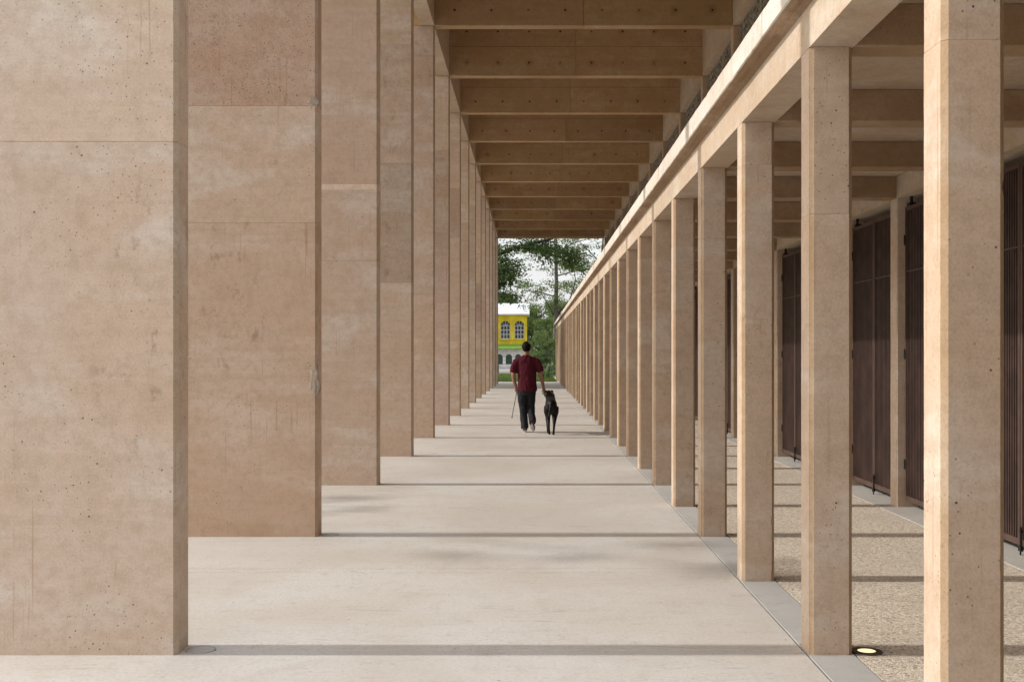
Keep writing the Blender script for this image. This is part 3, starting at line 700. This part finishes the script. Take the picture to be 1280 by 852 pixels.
# round-headed trees and shrubs behind
def row_parts(root): return [o for o in COL.objects if o.parent == root]
def bushy(name, label, x, y, h, rad, mat, seed, per=120, size=.26, trunk_r=.16, low=.15, cat='tree', nl=9):
    rq = random.Random(seed); L = limbs_auto(rq, h * (low + .1), h * .8, rad, nl, 0, trunk_r * .5)
    fill = []
    for _ in range(int(14 * rad)):
        a = rq.uniform(0, 6.28); q = rq.random() ** .5 * rad * .85; z = h * rq.uniform(low, .92); sh = 1 - .5 * abs(z / h - .5)
        cr = rad * rq.uniform(.16, .3); fill.append(((math.cos(a) * q * sh, math.sin(a) * q * sh, z), (cr, cr, cr * .75)))
    return tree(name, label, (x, y, -.1), [(0, 0, 0, trunk_r), (.05, 0, h * .4, trunk_r * .8), (0, 0, h * .75, trunk_r * .4)], L, mat, M['bark'], per, size, (rad * .28, rad * .2), seed, 4, None, cat, fill)
bushy('shrub', 'tall mid-green shrub standing beside the yellow house', 1.15, 97, 5.6, 1.45, M['leafm'], 31, 420, .14, .08, .03, 'shrub')
bushy('shrub', 'dense deep green shrub at the base of the slender grey trunk', 1.2, 83, 2.9, 1.1, M['leafm'], 32, 420, .13, .06, .02, 'shrub')
bushy('shrub', 'low grey-green shrub at the end of the gallery', .55, 76, 1.9, .62, M['leafg'], 33, 500, .11, .04, .02, 'shrub')
bushy('round_tree', 'broad mid-green tree rising behind the slender trunk', 5.2, 138, 9.2, 4.0, M['leafm'], 34, 240, .22, .22, .1)
bushy('round_tree', 'grey-green tree peeping over the white house roof', -4.6, 150, 10.6, 4.2, M['leafg'], 35, 200, .24, .22, .15)
bushy('round_tree', 'broad deep green tree behind the yellow house and shrubs', .8, 142, 8.6, 4.4, M['leafm'], 36, 230, .24, .22, .05)
bushy('round_tree', 'yellow-green tree mostly hidden behind the gallery roof', 9.5, 125, 11.5, 4.6, M['leafy'], 37, 170, .24, .24, .12)
bushy('round_tree', 'large shade tree beyond the last piers of the portico', -16., 54, 13., 6.5, M['leafd'], 38, 190, .30, .3, .4)
bushy('round_tree', 'tree beside the yellow house with a dark full crown', -15.5, 100, 9.5, 4.2, M['leafd'], 39, 90, .32, .25, .15)
# row of trees along the far side of the plaza: one built, the rest copied with their parts
row = bushy('round_tree', 'leafy tree in the row along the far side of the plaza', -33, 12, 8., 3.6, M['leafm'], 45, 120, .30, .2, .2)
row['group'] = 'trees along the far side of the plaza'
for k, (x, y) in enumerate(((-36, 24), (-33, 35), (-37, 48), (-34, 0))):
    c = row.copy(); COL.objects.link(c); c.location = (x, y, -.1); c.rotation_euler.z = 1.1 * (k + 1); c.scale = (1, 1, .9 + .08 * k)
    for nm in row_parts(row):
        d = nm.copy(); COL.objects.link(d); d.parent = c
# thin tree out beside the walkway: its loose branch dapples the floor
tree('thin_tree', 'thin loose-branched young tree standing out beside the piers', (-16.6, 9.35, -.1),
     [(0, 0, 0, .09), (.03, -.01, 4, .075), (.0, .02, 8, .055), (.05, 0, 10.8, .03)],
     [[(0, 0, 9.6, .025), (.5, -.8, 10.1, .02), (.9, -1.6, 10.45, .012)], [(0, 0, 8.0, .025), (.2, 1.2, 8.6, .02), (.1, 2.2, 8.95, .012)]], M['leafm'], M['bark'], 190, .15, (.40, .13), 41, 4)

# pale strap-leaved plants by the grass
def agave(x, y, hgt, seed, label):
    rq = random.Random(seed); V = []; F = []
    root = empty('agave', (x, y, -.1), label=label, category='plant')
    for k in range(26):
        a = rq.uniform(0, 6.28); el = rq.uniform(.35, 1.35); L = hgt * rq.uniform(.7, 1.1); wd = .07 * hgt
        d = Vector((math.cos(a) * math.cos(el), math.sin(a) * math.cos(el), math.sin(el))); sd_ = d.cross(Vector((0, 0, 1))).normalized(); m = MB()
        pr = []
        for t_ in (0, .35, .7, 1.):
            c = d * L * t_ - Vector((0, 0, .18 * L * t_ * t_)); wv = wd * (1 - t_) * (1 if t_ else .7)
            pr.append((c - sd_ * wv, c + Vector((0, 0, -.25 * wv)), c + sd_ * wv))
        b0 = 0; VV = [v for r in pr for v in r]; FF = []
        for i in range(3):
            for j in range(2): FF.append((i * 3 + j, i * 3 + j + 1, i * 3 + j + 4, i * 3 + j + 3))
        obj('strap_leaf', mesh('strap_leaf', VV, FF, M['leafg']), root)
agave(.55, 72.5, 1.5, 3, 'pale green strap-leaved plant growing on the grass past the gallery')
agave(1.05, 74.5, 1.2, 4, 'small strap-leaved plant beside the gallery end column')

# grass verge past the walkway
gv = []; gf = []; rq = random.Random(9)
for _ in range(26000):
    x = rq.uniform(-9, 8); y = YEND + .1 + (rq.random() ** 1.6) * 26; hh = rq.uniform(.06, .2); a = rq.uniform(0, 3.14); ww = rq.uniform(.008, .02)
    k = len(gv); ca, sa = math.cos(a) * ww, math.sin(a) * ww; lx, ly = rq.uniform(-.08, .08), rq.uniform(-.08, .08)
    gv += [(x - ca, y - sa, -.1), (x + ca, y + sa, -.1), (x + lx, y + ly, -.1 + hh)]; gf.append((k, k + 1, k + 2))
M['blade'] = leaf_mat('grass_blades', C3(.08, .13, .03), C3(.17, .19, .05))
obj('grass', mesh('grass', gv, gf, M['blade']), kind='stuff', label='short green grass past the end of the walkway', category='grass')

# ------------------------------------------------------------------ yellow house
M['yellow'] = plain('yellow_paint', (.56, .45, .02), .8, 0, .22, 1.1)
M['green'] = plain('green_paint', (.17, .32, .06), .6, 0, .1, 2)
M['white'] = plain('white_paint', (.62, .62, .61), .8, 0, .15, 1.1)
M['tin'] = plain('white_sheet_roof', (.72, .745, .78), .5, .0, .12, 1.2)
M['pane'] = plain('dark_pane', (.03, .04, .06), .12, 0, .2, 1, .6)
M['grille'] = plain('green_lattice', (.03, .06, .035), .6)
HX, HY = -.70, 120.       # right front corner
hou = empty('yellow_house', (HX, HY, -.08), label='yellow two-storey house with arched windows and white sheet roof', category='house')
def wall_arches(name, x0, x1, z0, z1, th, arches, mat):
    """front wall with arched openings, built as strips round each opening"""
    m = MB(); xs = x0
    for (cx, wdt, zb, zs) in arches:
        r = wdt / 2
        m.box(xs, cx - r, 0, th, z0, z1)
        m.box(cx - r, cx + r, 0, th, z0, zb)
        n = 10; pts = [(cx - r * math.cos(math.pi * k / n), zs + r * math.sin(math.pi * k / n)) for k in range(n + 1)]
        for (u0, v0), (u1, v1) in zip(pts, pts[1:]): m.prism([(u0, v0), (u1, v1), (u1, z1), (u0, z1)], 0, th, 'y')
        xs = cx + r
    m.box(xs, x1, 0, th, z0, z1)
    return m.build(name, mat)
W = 11.
up = [(-W + 1.5 + 1.5 * k, 1.04, 3.25, 4.65) for k in range(7)]
up = [(-.80 - 1.50 * k, 1.04, 3.22, 4.62) for k in range(7)][::-1]
lo = [(-.92 - 1.0 * k, .68, .5, 1.25) for k in range(10)][::-1]
obj('upper_wall', wall_arches('upper_wall', -W, 0, 2.65, 5.83, .2, up, M['yellow']), hou)
obj('lower_wall', wall_arches('lower_wall', -W, 0, 0, 2.18, .2, lo, M['white']), hou)
obj('side_wall', MB().box(-.2, -.001, .201, 7, 2.65, 5.83).build('side_wall', M['yellow']), hou)
obj('side_wall', MB().box(-.2, -.001, .201, 7, 0, 2.64).build('side_wall', M['white']), hou)
obj('back_wall', MB().box(-W, 0, 6.8, 7, 0, 5.83).build('back_wall', M['yellow']), hou)
obj('canopy', MB().prism([(-.7, 2.12), (-.7, 2.22), (.05, 2.66), (.05, 2.10)], -W - .1, .35, 'x').build('canopy', M['green']), hou)
obj('roof', (lambda m: m.build('roof', M['tin']))(MB().prism([(-.35, 5.80), (-.35, 5.92), (2.4, 7.15), (4.6, 7.15), (7.35, 5.92), (7.35, 5.80)], -W - .3, .28, 'x')), hou)
for (cx, wd, zb, zs) in up:
    wn = empty('window', (cx, .08, 0), hou)
    r = wd / 2 - .002
    arch = [(-r, zb), (r, zb)] + [(r * math.cos(math.pi * k / 10), zs + r * math.sin(math.pi * k / 10)) for k in range(11)]
    obj('pane', MB().prism(arch, .03, .05, 'y').build('pane', M['pane']), wn)
    fr = MB()
    for t_ in (-.5, -.17, .17, .5): fr.box(t_ * wd * .92 - .025, t_ * wd * .92 + .025, -.01, .025, zb + .002, zs + .05)
    for t_ in (0, .33, .66, 1.): fr.box(-r, r, -.012, .02, zb + (zs - zb) * t_ + .002, zb + (zs - zb) * t_ + .052)
    for a in (45, 90, 135): fr.tube([(0, .005, zs), (r * .96 * math.cos(R(a)), .005, zs + r * .96 * math.sin(R(a)))], .018, 6)
    obj('frame', fr.build('frame', M['white']), wn)
    obj('sill', MB().box(-r - .06, r + .06, -.2, -.06, zb - .1, zb - .02).build('sill', M['yellow']), wn)
for (cx, wd, zb, zs) in lo:
    r = wd / 2 - .002
    arch = [(-r, zb), (r, zb)] + [(r * math.cos(math.pi * k / 10), zs + r * math.sin(math.pi * k / 10)) for k in range(11)]
    obj('arch_grille', MB().prism(arch, .08, .12, 'y').build('arch_grille', M['grille']), hou, (cx, 0, 0))

# wire fence between grass and yard
fe = empty('wire_fence', (-4.5, 93, -.1), label='thin green wire fence with posts in front of the yellow house', category='fence')
M['fence'] = plain('green_wire', (.07, .10, .07), .6, .2)
for k in range(8): obj('post', MB().tube([(0, 0, 0), (0, 0, 1.45)], .035, 8).build('post', M['fence']), fe, (-11 + k * 2.1, 0, 0))
for z in (.2, .5, .8, 1.1, 1.4): obj('wire', MB().tube([(-11, 0, z), (3.7, 0, z)], .012, 5).build('wire', M['fence']), fe)
